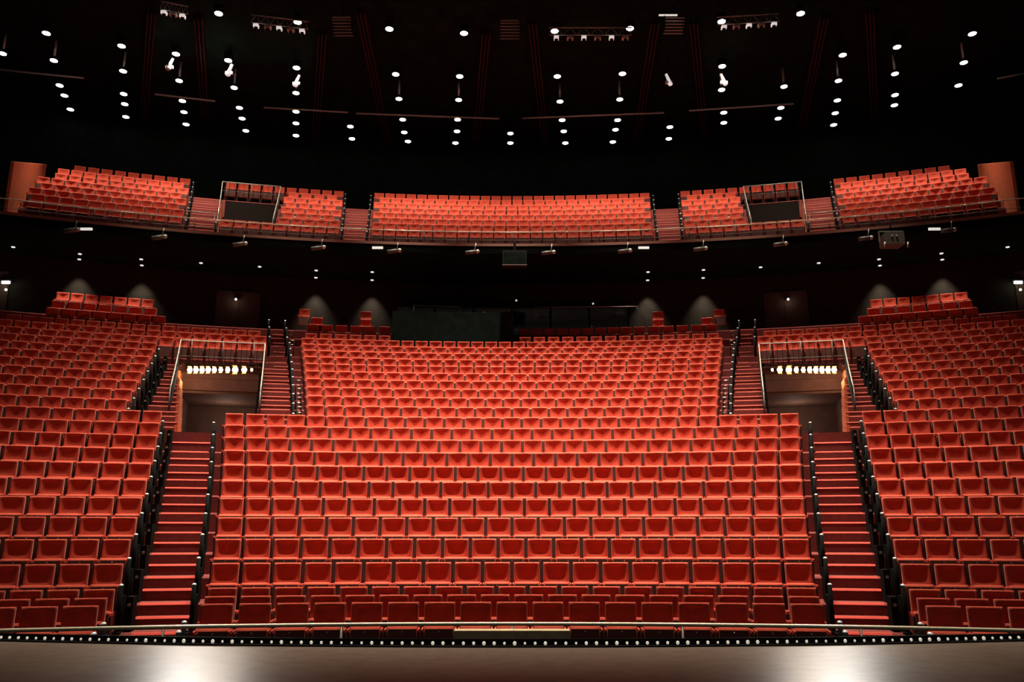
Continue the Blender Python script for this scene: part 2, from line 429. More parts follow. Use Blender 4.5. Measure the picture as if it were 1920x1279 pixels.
seats = []                       # (R, angle, z, centre y, label)
def fill(R, a0, a1, z, cy, lab, pitch=.548):
    """Evenly spaced seats between two angles; lab(k, n) gives the label."""
    n = max(1, int(round(RD(abs(a1 - a0)) * R / pitch))); 
    if RD(abs(a1 - a0)) * R / n < .535: n = max(1, n - 1)
    for k in range(n):
        a = a0 + (a1 - a0) * (k + .5) / n
        seats.append((R, a, z, cy, lab(k, n)))
def rowname(i): return 'front row' if i == 1 else ORD[i] + ' row'
def visible_limit(R, z):
    a = 8.0
    while a < AMAX - .5:
        x, y, d = pix(pol(R, -a, z + .9))
        if x < -300: break
        a += .1
    return a
def clab(i):
    def f(k, n):
        if k < n / 2: return f'red tip-up theatre seat, {rowname(i)} of the centre block, {ORD[k + 1]} from the left aisle'
        return f'red tip-up theatre seat, {rowname(i)} of the centre block, {ORD[n - k]} from the right aisle'
    return f
def slab(i, s):
    return lambda k, n: f'red tip-up theatre seat, {rowname(i)} of the {SIDE[s]} block, {ORD[min(k + 1, 30)]} from its aisle'
def run_px(i, pxs, H):
    """Angles of two picture columns on row i."""
    out = []
    for px in pxs:
        a = 0; R = RR[i - 1]; best = None
        for q in range(0, 2900):
            a = -q / 100
            x, y, d = pix(pol(R, a, FL[i - 1] + SEAT_TOP))
            if x <= px: break
        out.append(a)
    return out
for i in range(1, 24):
    R, z = RR[i - 1], FL[i - 1]; ce, se, lim = c_edge(i), s_edge(i), visible_limit(RR[i - 1], FL[i - 1])
    fill(R, -ce, ce, z, CY, clab(i))
    if lim > se + .6:
        n = int(RD(lim - se) * R / .548)
        lim = se + math.degrees(n * .548 / R)
        for s in (-1, 1): fill(R, s * se, s * lim, z, CY, slab(i, s))
under = {24: [(10, 490), (570, 735)], 25: [(85, 313), (573, 735)], 26: [(95, 297), (573, 617), (665, 708)], 27: [(105, 291), (550, 593), (665, 708)]}
for i, runs in under.items():
    for run in runs:
        a0, a1 = run_px(i, run, 0)
        for s in (-1, 1): fill(RR[i - 1], s * a1, s * a0, FL[i - 1], CY, lambda k, n: '')
a0, a1 = run_px(24, (735, 960), 0); fill(RR[23], .3, -a0, FL[23], CY, lambda k, n: '')
a0, a1 = run_px(25, (735, 960), 0); fill(RR[24], .3, -a0, FL[24], CY, lambda k, n: '')
for j in range(8):
    R, z = BR[j], BFL[j]; L = lambda k, n: ''
    h = math.degrees(.275 / R) if j % 2 == 0 and j else 0
    fill(R, -b_c(R) + h, b_c(R) - h, z, CB, L)
    for s in (-1, 1):
        fill(R, s * (b_l(R) + h), s * (h + BWALL - .35 - (7 - j) * .02 - max(0, j - 4) * .25), z, CB, L)
        if j in (0, 7): fill(R, s * (b_2i(R) + h), s * (b_vo(R) - .1 - h), z, CB, L)
        else: fill(R, s * (b_2i(R) + h), s * (b_vi(R) - .2 - h * .5), z, CB, L)

def px_of(t): return pix(pol(t[0], t[1], t[2] + .95, t[3]))
inframe = []
for t in seats:
    x, y, d = px_of(t)
    if t[4] and -18 < x < 1938: inframe.append((d, t))
inframe.sort(key=lambda q: q[0])
near = {id(t) for d, t in inframe[:300]}
first = True
far = {}
for t in seats:
    R, a, z, cy, lab = t
    loc = pol(R, a, z, cy)
    if id(t) in near:
        g = 'tip-up seats in the nearest rows of the stalls'
        if first:
            proto.location = loc; proto.rotation_euler = (0, 0, -RD(a)); proto['label'] = lab; proto['group'] = g; first = False
        else: dup(proto, loc, -RD(a), label=lab, group=g)
    else:
        mtx = Matrix.Translation(loc) @ Matrix.Rotation(-RD(a), 4, 'Z')
        for key, m in FP.items():
            far.setdefault(key.rstrip('2'), MB()).merge(m, mtx)
# the many seats further back: one object
allmb = MB(); midx = []; order = ['velvet', 'velvet_pan', 'armcloth', 'side', 'chrome']
PM = dict(PARTMAT, hinge_plate='chrome')
for key, m in far.items():
    allmb.merge(m, Matrix()); midx += [order.index(PM[key])] * len(m.f)
me = allmb.mesh('theatre_seating')
for q in order: me.materials.append(M[q])
me.polygons.foreach_set('material_index', midx)
import bmesh
bm = bmesh.new(); bm.from_mesh(me); bmesh.ops.recalc_face_normals(bm, faces=bm.faces); bm.to_mesh(me); bm.free()
fo = bpy.data.objects.new('theatre_seating', me); C.objects.link(fo)
fo['kind'] = 'stuff'; fo['category'] = 'seats'; fo['label'] = 'all the smaller red tip-up seats of the rear stalls rows and the balcony'
fo['group'] = 'tip-up seats further back'

# ---------------------------------------------------------------- aisle posts
post = empty('aisle_post', category='post')
MB().cyl((0, 0, 0), (0, 0, .78), .038, 10).build('post_tube', M['blackgloss'], post)
MB().cyl((0, 0, 0), (0, 0, .025), .075, 12).build('base_plate', M['black'], post)
MB().dome((0, 0, .78), .040, .030).build('cap', M['alu'], post, label='bright domed cap')
MB().box((0, .24, .30), (.05, .30, .60)).build('side_guard', M['black'], post)
used = [False]
def place_post(R, a, z, lab, cy=CY):
    loc = pol(R, a, z, cy); g = 'black posts with bright caps along the aisles'
    if not used[0]:
        used[0] = True; post.location = loc; post.rotation_euler = (0, 0, -RD(a)); post['label'] = lab; post['group'] = g
    else: dup(post, loc, -RD(a), label=lab, group=g)
bol = empty('aisle_bollard', category='post')
MB().box((0, .1, .29), (.11, .34, .58)).build('body', M['black'], bol)
MB().box((0, -.085, .45), (.05, .02, .05)).build('step_light', M['grey'], bol)
used2 = [False]
def place_bollard(R, a, z, lab):
    loc = pol(R, a, z); g = 'low black step guards along the aisles'
    if not used2[0]:
        used2[0] = True; bol.location = loc; bol.rotation_euler = (0, 0, -RD(a)); bol['label'] = lab; bol['group'] = g
    else: dup(bol, loc, -RD(a), label=lab, group=g)
for s in (-1, 1):
    for i in list(range(1, 14)):
        if i == 3: continue
        R, z = RR[i - 1] - .50, FL[i - 1]
        place_post(R, s * (c_edge(i) + .28), z, f'black post with bright cap, {SIDE[s]} stalls aisle, centre-block side, {rowname(i)}')
        place_post(R, s * (s_edge(i) - .14), z, f'black post with bright cap, {SIDE[s]} stalls aisle, outer-block side, {rowname(i)}')
        if i > 2: place_bollard(RR[i - 1] - .28, s * (s_edge(i) - .38), z, f'low black step guard, outer edge of {SIDE[s]} stalls aisle, {rowname(i)}')
    for i in range(14, 27):
        R, z = RR[i - 1] - .50, FL[i - 1]
        place_post(R, s * (c_edge(i) + .45), z, f'black post with bright cap, {SIDE[s]} upper inner stair, centre-block side, {rowname(i)}')
        if i < 22:
            place_post(R, s * (s_edge(i) - .16), z, f'black post with bright cap, {SIDE[s]} upper outer stair, outer-block side, {rowname(i)}')
            place_bollard(RR[i - 1] - .28, s * (s_edge(i) - .42), z, f'low black step guard, {SIDE[s]} upper outer stair, {rowname(i)}')
        if i in (24, 25, 26):
            place_post(R, s * (s_edge(i) - .2), z, f'black post with bright cap, {SIDE[s]} upper inner stair, wall side, {rowname(i)}')
# chrome bars closing the row ends beside the upper inner stairs
bar = empty('row_end_rail', category='rail')
b = MB(); b.cyl((-.085, 0, .72), (.085, 0, .72), .016); b.cyl((-.085, 0, .55), (.085, 0, .55), .012); b.build('cross_bar', M['chrome'], bar)
b = MB(); b.cyl((-.075, 0, 0), (-.075, 0, .72), .014); b.build('upright', M['blackgloss'], bar)
b = MB(); b.cyl((.075, 0, 0), (.075, 0, .72), .014); b.build('upright', M['blackgloss'], bar)
u3 = False
for s in (-1, 1):
    for i in (14, 15, 16, 17, 18, 24, 25):
        loc = pol(RR[i - 1] - .28, s * (c_edge(i) + .23), FL[i - 1]); lab = f'short chrome rail closing the end of the {ORD[i]} row, {SIDE[s]} inner stair'
        g = 'short rails at the row ends'
        if not u3: u3 = True; bar.location = loc; bar.rotation_euler = (0, 0, -RD(s * c_edge(i))); bar['label'] = lab; bar['group'] = g
        else: dup(bar, loc, -RD(s * c_edge(i)), label=lab, group=g)
# balcony stair posts
for s in (-1, 1):
    for j in range(0, 8):
        R, z = BR[j] - .42, BFL[j]
        for fa, da, nm in ((b_s2i, -.12, 'inner stair, centre side'), (b_s2o, .1, 'inner stair, outer side'), (b_s1o, .1, 'outer stair, end-wall side')):
            place_post(R, s * (fa(R) + da), z, f'black post with bright cap, {SIDE[s]} balcony, {nm}, {rowname(j + 1)}', CB)
        if j < 1: place_post(R, s * (b_s1i(R) - .05), z, f'black post with bright cap, {SIDE[s]} balcony, outer stair, entrance side, {rowname(j + 1)}', CB)

# ---------------------------------------------------------------- rails
def guard_rail(name, label, pts, n_posts, h, mrail, cat='rail', group=None, balusters=0, lower=(.5,), r=.024, kick=0):
    """A rail along pts (floor line points); posts and lower bars are its parts."""
    o = empty(name, (0, 0, 0), category=cat, label=label)
    if group: o['group'] = group
    P = [Vector(p) for p in pts]; up = Vector((0, 0, h))
    MB().tube([p + up for p in P], r).build('top_rail', mrail, o)
    for q in lower:
        MB().tube([p + up * q for p in P], .012, 6).build('lower_bar', M['iron'], o)
    L = [0]
    for i in range(1, len(P)): L.append(L[-1] + (P[i] - P[i - 1]).length)
    def pt(d):
        for i in range(1, len(P)):
            if d <= L[i] + 1e-6: return P[i - 1].lerp(P[i], (d - L[i - 1]) / max(1e-6, L[i] - L[i - 1]))
        return P[-1]
    for k in range(n_posts):
        p = pt(L[-1] * k / (n_posts - 1)); MB().cyl(p, p + up, .018, 8).build('post', M['grey'] if 'pit' in name else M['iron'], o)
    if kick:
        for seg in (P[:5], P[-5:]):
            V = [p + Vector((0, 0, q)) for p in seg for q in (-.45, kick)]
            m = MB(); m.add(V, [(2 * q, 2 * q + 1, 2 * q + 3, 2 * q + 2) for q in range(len(seg) - 1)])
            for e in m.build('kick_panel', M['black'], o), : e.modifiers.new('thickness', 'SOLIDIFY').thickness = .03
    if balusters:
        m = MB()
        for k in range(balusters):
            p = pt(L[-1] * (k + .5) / balusters); m.cyl(p + up * .1, p + up, .009, 5)
        m.build('baluster_grille', M['blackgloss'], o)
    return o
# front brass rail
P = [pol(27.3, a, BASE + .0) for a in [-15 + k * .75 for k in range(41)]]
guard_rail('pit_rail', 'long brass rail in front of the first row of seats', P, 7, .92, M['brass'], r=.026, lower=())
# entrance rails in the stalls
for s in (-1, 1):
    nm = SIDE[s]; R1 = 45.85; vi, vo = v_in(R1), v_out(R1)
    def gl(Rs, f, off, z0, z1): return [pol(r, s * (f(r) + off), z0 + (z1 - z0) * (r - Rs[0]) / (Rs[-1] - Rs[0])) for r in Rs]
    rs = [41.5, 42.6, 43.7, 44.8, R1]
    zl, zh = 3.42 + EYE, FL[21]
    outer = [pol(r, s * (v_out(r) + .42 - .38 * (r - 41.5) / (R1 - 41.5)), zl + (zh - zl) * (r - 41.5) / (R1 - 41.5)) for r in rs]; inner = gl(rs, v_in, -.02, zl, zh)
    across = [pol(R1, s * (vo + (vi - vo) * k / 6), zh) for k in range(7)]
    guard_rail('entrance_rail', f'pale metal guard rail around the {nm} stalls entrance opening', outer + across[1:-1] + inner[::-1], 13, .90, M['rail'], group='guard rails around the entrances', balusters=70, lower=(.35,), kick=.42, r=.018)
# balcony front rail and safety bars
P = [pol(BEDGE + .15, a, BFL[0], CB) for a in [-24 + k * .8 for k in range(61)]]
guard_rail('balcony_rail', 'long pale metal rail along the balcony front edge', P, 25, .62, M['brass'], lower=(.42,), r=.026)
for s in (-1, 1):
    nm = SIDE[s]
    R1, Rl = BFR[7] - .05, BFR[1] + .3
    rs = [Rl + (R1 - Rl) * k / 4 for k in range(5)]
    zf = lambda r: BFL[1] + (BFL[7] - BFL[1]) * (r - Rl) / (R1 - Rl)
    o_ = [pol(r, s * (b_vo(r) + .02), zf(r), CB) for r in rs]; i_ = [pol(r, s * (b_vi(r) - .02), zf(r), CB) for r in rs]
    ac = [pol(R1, s * (b_vo(R1) + (b_vi(R1) - b_vo(R1)) * k / 5), BFL[7], CB) for k in range(6)]
    guard_rail('entrance_rail', f'pale metal guard rail around the {nm} balcony entrance opening', o_ + ac[1:-1] + i_[::-1], 13, .92, M['rail'], group='guard rails around the entrances', balusters=60, lower=(.5,), r=.020)
    R = BFR[3]
    guard_rail('safety_bar', f'pale bar in front of the seats between {nm} balcony entrance and inner stair', [pol(R, s * (b_vi(R) - .3 + (b_2i(R) + .15 - b_vi(R) + .3) * k / 5), BFL[2], CB) for k in range(6)], 4, 1.0, M['rail'], group='safety bars in the balcony', lower=(.5,))
    R = BFR[1] - .05
    guard_rail('safety_bar', f'pale bar across the {nm} inner balcony stair', [pol(R, s * a, BFL[0], CB) for a in (b_s2i(R) - .1, b_s2o(R) + .1)], 2, 1.15, M['rail'], group='safety bars in the balcony', lower=(.5,))
    R = BFR[2] - .05
    guard_rail('safety_bar', f'pale bar across the {nm} outer balcony stair', [pol(R, s * a, BFL[1], CB) for a in (b_s1i(R) + .06, b_s1o(R) + .3)], 2, 1.15, M['rail'], group='safety bars in the balcony', lower=(.5,))

# ---------------------------------------------------------------- stage edge: footlights, board
fl = empty('footlight_strip', (0, 0, 0), category='lamp', label='black strip of small round footlights along the stage edge')
x0, x1 = -9.0, 9.0; nseg = 60
def edge_sweep(y0, y1, z0, z1):
    V = []; Fc = []
    for i in range(nseg + 1):
        x = x0 + (x1 - x0) * i / nseg; e = edge_y(x)
        V += [(x, e + y0, z0), (x, e + y0, z1), (x, e + y1, z1), (x, e + y1, z0)]
    for i in range(nseg):
        for q in range(4): Fc.append((i * 4 + q, i * 4 + (q + 1) % 4, (i + 1) * 4 + (q + 1) % 4, (i + 1) * 4 + q))
    Fc += [(0, 1, 2, 3), (nseg * 4, nseg * 4 + 1, nseg * 4 + 2, nseg * 4 + 3)]
    return MB().add(V, Fc)
edge_sweep(.02, .14, -.10, .012).build('trough', M['black'], fl)
edge_sweep(.14, .17, -.10, .075).build('back_guard', M['black'], fl)
bulb_me = MB().ball((0, 0, 0), .017).mesh('bulb'); bulb_me.materials.append(M['bulb'])
rest = MB(); xb = [-6.9 + .1155 * k for k in range(120)]
for k, x in enumerate(xb):
    p = (x, edge_y(x) + .09, .036)
    if 10 <= k < 110:
        o = bpy.data.objects.new('bulb', bulb_me); C.objects.link(o); o.parent = fl; o.location = p; sc = random.uniform(.75, 1.25); o.scale = (sc, sc, sc * 1.1)
    else: rest.ball(p, .017)
rest.build('bulb_run', M['bulb'], fl, kind='stuff')
box = empty('prompt_box', (.0, 11.25, BASE), category='box', label='long low tan wooden box at the middle of the stage edge')
MB().box((0, 0, .42), (1.44, .16, .84)).build('body', M['black'], box)
MB().box((0, 0, .90), (1.48, .22, .11)).build('top_board', M['tan'], box, label='tan wooden top board')
# ---------------------------------------------------------------- ceiling lamps
can = MB().cyl((0, 0, -.02), (0, 0, .32), .20, 14)
lens = MB().cyl((0, 0, -.035), (0, 0, -.018), .165, 14)
dl = empty('downlight', category='lamp'); can.build('housing', M['black'], dl); lens.build('lens', M['lens'], dl, label='bright round lens')
pl = empty('pendant_downlight', category='lamp'); MB().cyl((0, 0, -.02), (0, 0, .1), .19, 14).build('housing', M['black'], pl)
MB().cyl((0, 0, -.04), (0, 0, -.018), .155, 14).build('lens', M['lens'], pl, label='bright round lens'); MB().cyl((0, 0, .1), (0, 0, .95), .05, 8).build('stem', M['greywhite'], pl)
MB().cyl((0, 0, .95), (0, 0, 1.35), .03, 8).build('hanger', M['black'], pl)
LAMPS = [
 (21.4, [(410, 25), (558, 41), (730, 54), (870, 62), (1040, 58), (1181, 53), (1353, 40), (1501, 25)], 0, 'topmost row of ceiling lamps'),
 (21.4, [(87, 62), (228, 86), (330, 101), (428, 113), (556, 127), (742, 139), (862, 143), (1045, 143), (1167, 138), (1354, 124), (1580, 103), (1682, 88), (1823, 63)], 0, 'second row of ceiling lamps'),
 (20.7, [(5, 100), (101, 113), (231, 133), (336, 151), (439, 164), (555, 174), (748, 185), (860, 187), (1050, 190), (1162, 186), (1353, 168), (1470, 162), (1572, 151), (1678, 138), (1807, 117)], 1, 'row of lamps on stems'),
 (21.4, [(112, 160), (232, 176), (342, 189), (449, 202), (555, 209), (755, 224), (858, 224), (1054, 225), (1158, 225), (1357, 211), (1464, 202), (1570, 188), (1678, 178), (1797, 160)], 0, 'fourth row of ceiling lamps'),
 (21.4, [(121, 179), (234, 195), (345, 210), (454, 222), (555, 231), (657, 237), (758, 248), (857, 246), (957, 250), (1057, 246), (1154, 243), (1256, 238), (1357, 230), (1459, 222), (1566, 212), (1677, 197)], 0, 'fifth row of ceiling lamps'),
 (21.4, [(132, 205), (236, 219), (349, 233), (461, 245), (555, 254), (660, 260), (765, 265), (854, 268), (957, 268), (1060, 268), (1149, 266), (1254, 260), (1563, 234)], 0, 'lowest row of ceiling lamps'),
]
fi = {0: True, 1: True}
lamp_pts = []
for ri, (H, pts, pend, nm) in enumerate(LAMPS):
    for k, (px, py) in enumerate(pts):
        loc = at(px, py, H); lamp_pts.append((ri, loc))
        src = pl if pend else dl
        lab = f'bright white round lamp, {ORD[k + 1]} from the left in the {nm}'
        g = 'house lamps in the dark ceiling'
        if fi[pend]: fi[pend] = False; src.location = loc; src['label'] = lab; src['group'] = g
        else: dup(src, loc, 0, label=lab, group=g)
# small downlights under the balcony
sd = empty('soffit_downlight', category='lamp')
MB().cyl((0, 0, -.03), (0, 0, .04), .10, 12).build('trim_ring', M['black'], sd); MB().cyl((0, 0, -.06), (0, 0, -.03), .075, 12).build('lens', M['lens_dim'], sd, label='small bright lens')
SD = [(25, 462), (150, 475), (152, 493), (265, 485), (268, 502), (377, 492), (487, 499), (593, 506), (593, 523), (698, 509), (698, 526), (1215, 509), (1214, 527), (1319, 505), (1318, 522), (1426, 500), (1535, 492), (1648, 485), (1648, 502), (1765, 474), (1764, 492), (1889, 462)]
SDP = [at(px, py, SOFFIT - EYE - .10) for px, py in SD]
for p in SDP:
    rr = math.hypot(p.x, p.y - CY); k_ = min(1, (WALL_R - .5) / rr); p.x *= k_; p.y = CY + (p.y - CY) * k_
for k, p in enumerate(SDP):
    lab = f'small white downlight under the balcony, {ORD[k + 1]} counting from the left'; g = 'small downlights under the balcony'
    if k == 0: sd.location = p; sd['label'] = lab; sd['group'] = g
    else: dup(sd, p, 0, label=lab, group=g)

# ---------------------------------------------------------------- entrance spotlights
def aim(o, target):
    d = Vector(target) - o.location; o.rotation_euler = d.to_track_quat('-Z', 'Y').to_euler()
def spotlight_proto(lensmat):
    o = empty('stage_spotlight', category='lamp')
    MB().cyl((0, 0, .30), (0, 0, 0), .08, 14, .108).build('housing', M['blackgloss'], o)
    MB().cyl((0, 0, .004), (0, 0, -.010), .110, 14).build('lens', lensmat, o, label='glowing lens')
    for sy in (-1, 1):
        MB().box((0, sy * .135, -.05), (.17, .012, .14), Matrix.Rotation(RD(sy * 28), 3, 'X')).build('barn_door', M['amber'], o)  # flaps added above and below the lens to suggest its halo
    y = MB(); y.box((-.112, 0, .22), (.007, .03, .17)); y.box((.112, 0, .22), (.007, .03, .17)); y.box((0, 0, .306), (.231, .03, .012)); y.build('yoke', M['black'], o)
    return o
pw, pa = spotlight_proto(M['hot']), spotlight_proto(M['hotamber'])
pu = {id(pw): False, id(pa): False}
def place_spot(src, loc, target, lab, g):
    if not pu[id(src)]: pu[id(src)] = True; o = src; o.location = loc
    else: o = dup(src, loc)
    aim(o, target); o['label'] = lab; o['group'] = g
    return o
cols = [(356, 'w', .78), (367.5, 'w', .78), (379, 'w', .78), (390.5, 'w', .78), (402, 'w', .72), (414, 'w', .66), (427, 'w', .70), (441, 'a', .95), (458, 'a', .85), (472, 'w', .4)]
for s in (-1, 1):
    for k, (px, c, sc_) in enumerate(cols):
        a = on_arc(px, 694, 45.35); a.x = a.x if s < 0 else -a.x
        lab = f'lit spotlight in the {SIDE[s]} stalls entrance, {ORD[k + 1]} from the outer wall'
        place_spot(pw if c == 'w' else pa, a, (s * 8.0, 3.0, 1.2), lab, 'spotlights in the stalls entrances').scale = (sc_,) * 3
    p0 = on_arc(350, 690, 45.6); p1 = on_arc(488, 690, 45.6)
    bt = empty('spotlight_bar', category='bar', label=f'black pipe holding the spotlights in the {SIDE[s]} stalls entrance', group='pipes holding entrance spotlights')
    q0 = (abs(p0.x) * s, p0.y, p0.z + .1); q1 = (abs(p1.x) * s, p1.y, p1.z + .1)
    MB().cyl(q0, q1, .025).build('pipe', M['black'], bt)
    b = MB(); b.box(q0, (.05, .25, .10)); b.build('bracket', M['black'], bt)
    b = MB(); b.box(q1, (.05, .25, .10)); b.build('bracket', M['black'], bt)

# ---------------------------------------------------------------- balcony front fixtures
fx = empty('balcony_spotlight', category='lamp')
MB().cyl((-.38, 0, -.22), (.04, 0, -.16), .085, 10).build('barrel', mat('spot_body', (.10, .10, .09), .5), fx)
MB().ball((.12, 0, -.15), .085).build('end_cap', M['greywhite'], fx)
MB().cyl((.0, 0, -.1), (.05, 0, .2), .02).build('clamp', M['grey'], fx)
fxp = [(140, 431), (304, 444), (455, 457), (602, 464), (744, 470), (890, 472), (1033, 473), (1176, 470), (1318, 466), (1468, 457), (1628, 446), (1784, 431)]
for k, (px, py) in enumerate(fxp):
    p = at(px, py, 11.35); p.z = 11.5 + EYE
    lab = f'dark spotlight hung under the balcony front, {ORD[k + 1]} from the left'; g = 'spotlights under the balcony front'
    if k == 0: fx.location = p; fx['label'] = lab; fx['group'] = g
    else: dup(fx, p, 0, label=lab, group=g)
tb = empty('tube_light', category='lamp')
MB().box((0, 0, 0), (.44, .08, .085)).build('diffuser', M['tube'], tb); MB().box((0, 0, .07), (.46, .1, .05)).build('mount', M['black'], tb)
for k, (px, py, w) in enumerate([(162, 430, 'beyond the outer stair, left'), (708, 465, 'left of the middle'), (1207, 465, 'right of the middle'), (1752, 430, 'beyond the outer stair, right')]):
    p = at(px, py, 11.45); lab = f'short white tube light under the balcony edge, {w}'; g = 'tube lights under the balcony edge'
    if k == 0: tb.location = p; tb['label'] = lab; tb['group'] = g
    else: dup(tb, p, 0, label=lab, group=g)
p = at(965, 487, 11.1)
sp = empty('loudspeaker', p, category='loudspeaker', label='dark box loudspeaker hung under the middle of the balcony')
MB().box((0, 0, 0), (1.0, .5, .62)).build('cabinet', mat('speaker_case', (.02, .018, .018), .8, spec=.1), sp)
MB().box((0, -.26, -.02), (.92, .02, .5)).build('front_grille', M['wall'], sp); MB().box((0, -.27, -.33), (1.02, .06, .025)).build('lower_edge', M['grey'], sp)
MB().box((0, 0, .5), (.1, .1, .5)).build('hanger', M['black'], sp)
p = at(1672, 452, 10.95)
pr = empty('projector', p, category='projector', label='dark projector in a bracket frame under the right balcony front')
MB().box((0, 0, 0), (.72, .6, .46)).build('case', mat('projector_case', (.12, .11, .10), .6), pr)
b = MB(); b.box((0, 0, .38), (.95, .05, .04)); b.build('top_bar', M['grey'], pr)
b = MB(); b.box((-.47, 0, .16), (.03, .05, .44)); b.build('side_bar', M['grey'], pr)
b = MB(); b.box((.47, 0, .16), (.03, .05, .44)); b.build('side_bar', M['grey'], pr)
for sx in (-.44, .44):
    MB().cyl((sx, -.3, -.36), (sx + .03, -.3, -.16), .03).build('clamp', M['greywhite'], pr)
for sx in (-.12, .06): MB().cyl((sx, -.30, .1), (sx, -.33, .1), .04).build('lamp_lens', M['greywhite'], pr)
MB().cyl((0, 0, .38), (0, 0, .75), .03).build('hanger', M['black'], pr)

# ---------------------------------------------------------------- back of the stalls: booth, doors, lamps
bz = FL[23]
bo = empty('mixing_desk', (0, 0, 0), category='desk', label='large black mixing desk enclosure behind the centre rows')
a0 = math.degrees(math.asin(5.05 / 49.5))
MB().arcbox(48.75, 49.0, bz - .6, bz + 2.1, -a0, 0).build('front_panel', M['wall'], bo)
MB().arcbox(49.0, 51.0, bz + 1.6, bz + 1.7, -a0, 0).build('desk_top', M['wall'], bo)
MB().arcbox(49.0, 51.4, bz - .6, bz + 2.1, -a0 - .03, -a0 + .08).build('side_panel', M['wall'], bo)
MB().arcbox(49.0, 51.4, bz - .6, bz + 2.1, -.08, .03).build('side_panel', M['wall'], bo)
MB().arcbox(51.0, 51.4, bz - .6, bz + 2.5, -a0, 0).build('equipment_rack', M['wall'], bo)
p0, p1 = at(832, 587, 9.35), at(883, 587, 9.35)
dlmp = empty('desk_lamp', (0, 0, 0), category='lamp', label='long thin glowing lamp over the black mixing desk')
MB().cyl(p0, p1, .03).build('tube', M['deskled'], dlmp)
MB().cyl(p0 - Vector((0, 0, .65)), p0, .012).build('stand', M['black'], dlmp); MB().cyl(p1 - Vector((0, 0, .65)), p1, .012).build('stand', M['black'], dlmp)
for px, w in ((813, 'left'), (908, 'right')):
    p = at(px, 587, 9.3); o = empty('signal_lamp', p, category='lamp', label=f'tiny pale lamp on the mixing desk, {w} of the long lamp', group='tiny lamps at the booth')
    MB().ball((0, 0, 0), .035).build('bulb', M['deskled'], o); MB().cyl((0, 0, -.6), (0, 0, -.03), .012).build('stem', M['black'], o)
# control room window in the back wall
win = MB(); aw = 5.9
win.arcbox(WALL_R - .10, WALL_R - .06, bz + 2.0, bz + 3.6, -aw, aw); struct('window_1', win, M['glass'])
win = MB()
for z0 in (bz + 1.92, bz + 3.6): win.arcbox(WALL_R - .14, WALL_R - .02, z0, z0 + .08, -aw, aw)
for k in range(7):
    a = -aw + 2 * aw * k / 6; win.arcbox(WALL_R - .14, WALL_R - .02, bz + 1.92, bz + 3.68, a - .05, a + .05)
struct('trim_booth_window', win, M['black'])
for (pa_, pb_, w) in (((776, 573), (862, 576), 'left'), ((1005, 577), (1195, 575), 'right')):
    p0, p1 = at(*pa_, 9.65), at(*pb_, 9.65)
    o = empty('window_sill_rail', category='rail', label=f'thin pale rail across the {w} half of the booth window', group='rails at the booth window')
    MB().cyl(p0, p1, .015).build('bar', M['grey'], o)
    MB().cyl(p0, p0 - Vector((0, 0, .5)), .012).build('upright', M['grey'], o); MB().cyl(p1, p1 - Vector((0, 0, .5)), .012).build('upright', M['grey'], o)
for px, py, w in ((968, 564, 'at the middle of the booth window'), (1112, 570, 'in the right half of the booth window')):
    p = at(px, py, 9.95); o = empty('signal_lamp', p, category='lamp', label=f'tiny bright point lamp {w}', group='tiny lamps at the booth')
    MB().ball((0, 0, 0), .045).build('bulb', M['rigwhite'], o); MB().cyl((0, 0, 0), (0, .3, 0), .015).build('arm', M['black'], o)
# doors at the back and their lamps
ndoor = 0
for s in (-1, 1):
    for (aa, ab, lp, col) in ((12.6, 14.6, (445, 574), 'portal'), (23.6, 26.3, None, 'portal')):
        ndoor += 1
        d = MB(); d.arcbox(WALL_R - .08, WALL_R, FL[25], FL[25] + 2.5, *sorted((s * aa, s * ab))); struct(f'door_{ndoor}', d, M['doorbrown'])
        d = MB()
        for a in (aa, (aa + ab) / 2, ab): d.arcbox(WALL_R - .11, WALL_R - .02, FL[25], FL[25] + 2.55, *sorted((s * (a - .04), s * (a + .04))))
        d.arcbox(WALL_R - .11, WALL_R - .02, FL[25] + 2.5, FL[25] + 2.6, *sorted((s * aa, s * ab))); struct(f'trim_door_{ndoor}', d, M['doorbrown'])
def flip(px, s): return px if s < 0 else 1920 - px
DOORL = []
for s in (-1, 1):
    p = at(flip(446, s), 574, 10.3); p = Vector(pol(WALL_R - .3, math.degrees(math.atan2(p.x, p.y - CY)), p.z))
    o = empty('door_lamp', p, category='lamp', label=f'small warm lamp over the {SIDE[s]} rear door', group='lamps over the rear doors')
    MB().ball((0, 0, 0), .06).build('bulb', M['lens_dim'], o); MB().box((0, .12, .06), (.12, .26, .05)).build('bracket', M['black'], o); DOORL.append(p)
    p = on_arc(flip(11, s), 530, WALL_R - .35)
    o = empty('exit_lamp', p, category='lamp', label=f'bright greenish white lamp high on the {SIDE[s]} rear wall', group='greenish lamps on the rear wall')
    MB().box((0, 0, 0), (.32, .08, .10)).build('diffuser', M['exitlens'], o); MB().box((0, .1, .1), (.46, .14, .08)).build('mount', M['black'], o)
    MB().ball((.05, 0, -.32), .06).build('lower_bulb', M['lens_dim'], o)
    MB().cyl((.05, .05, -.3), (.05, .05, .1), .012).build('stem', M['black'], o); DOORL.append(p + Vector((0, -.2, -.3)))

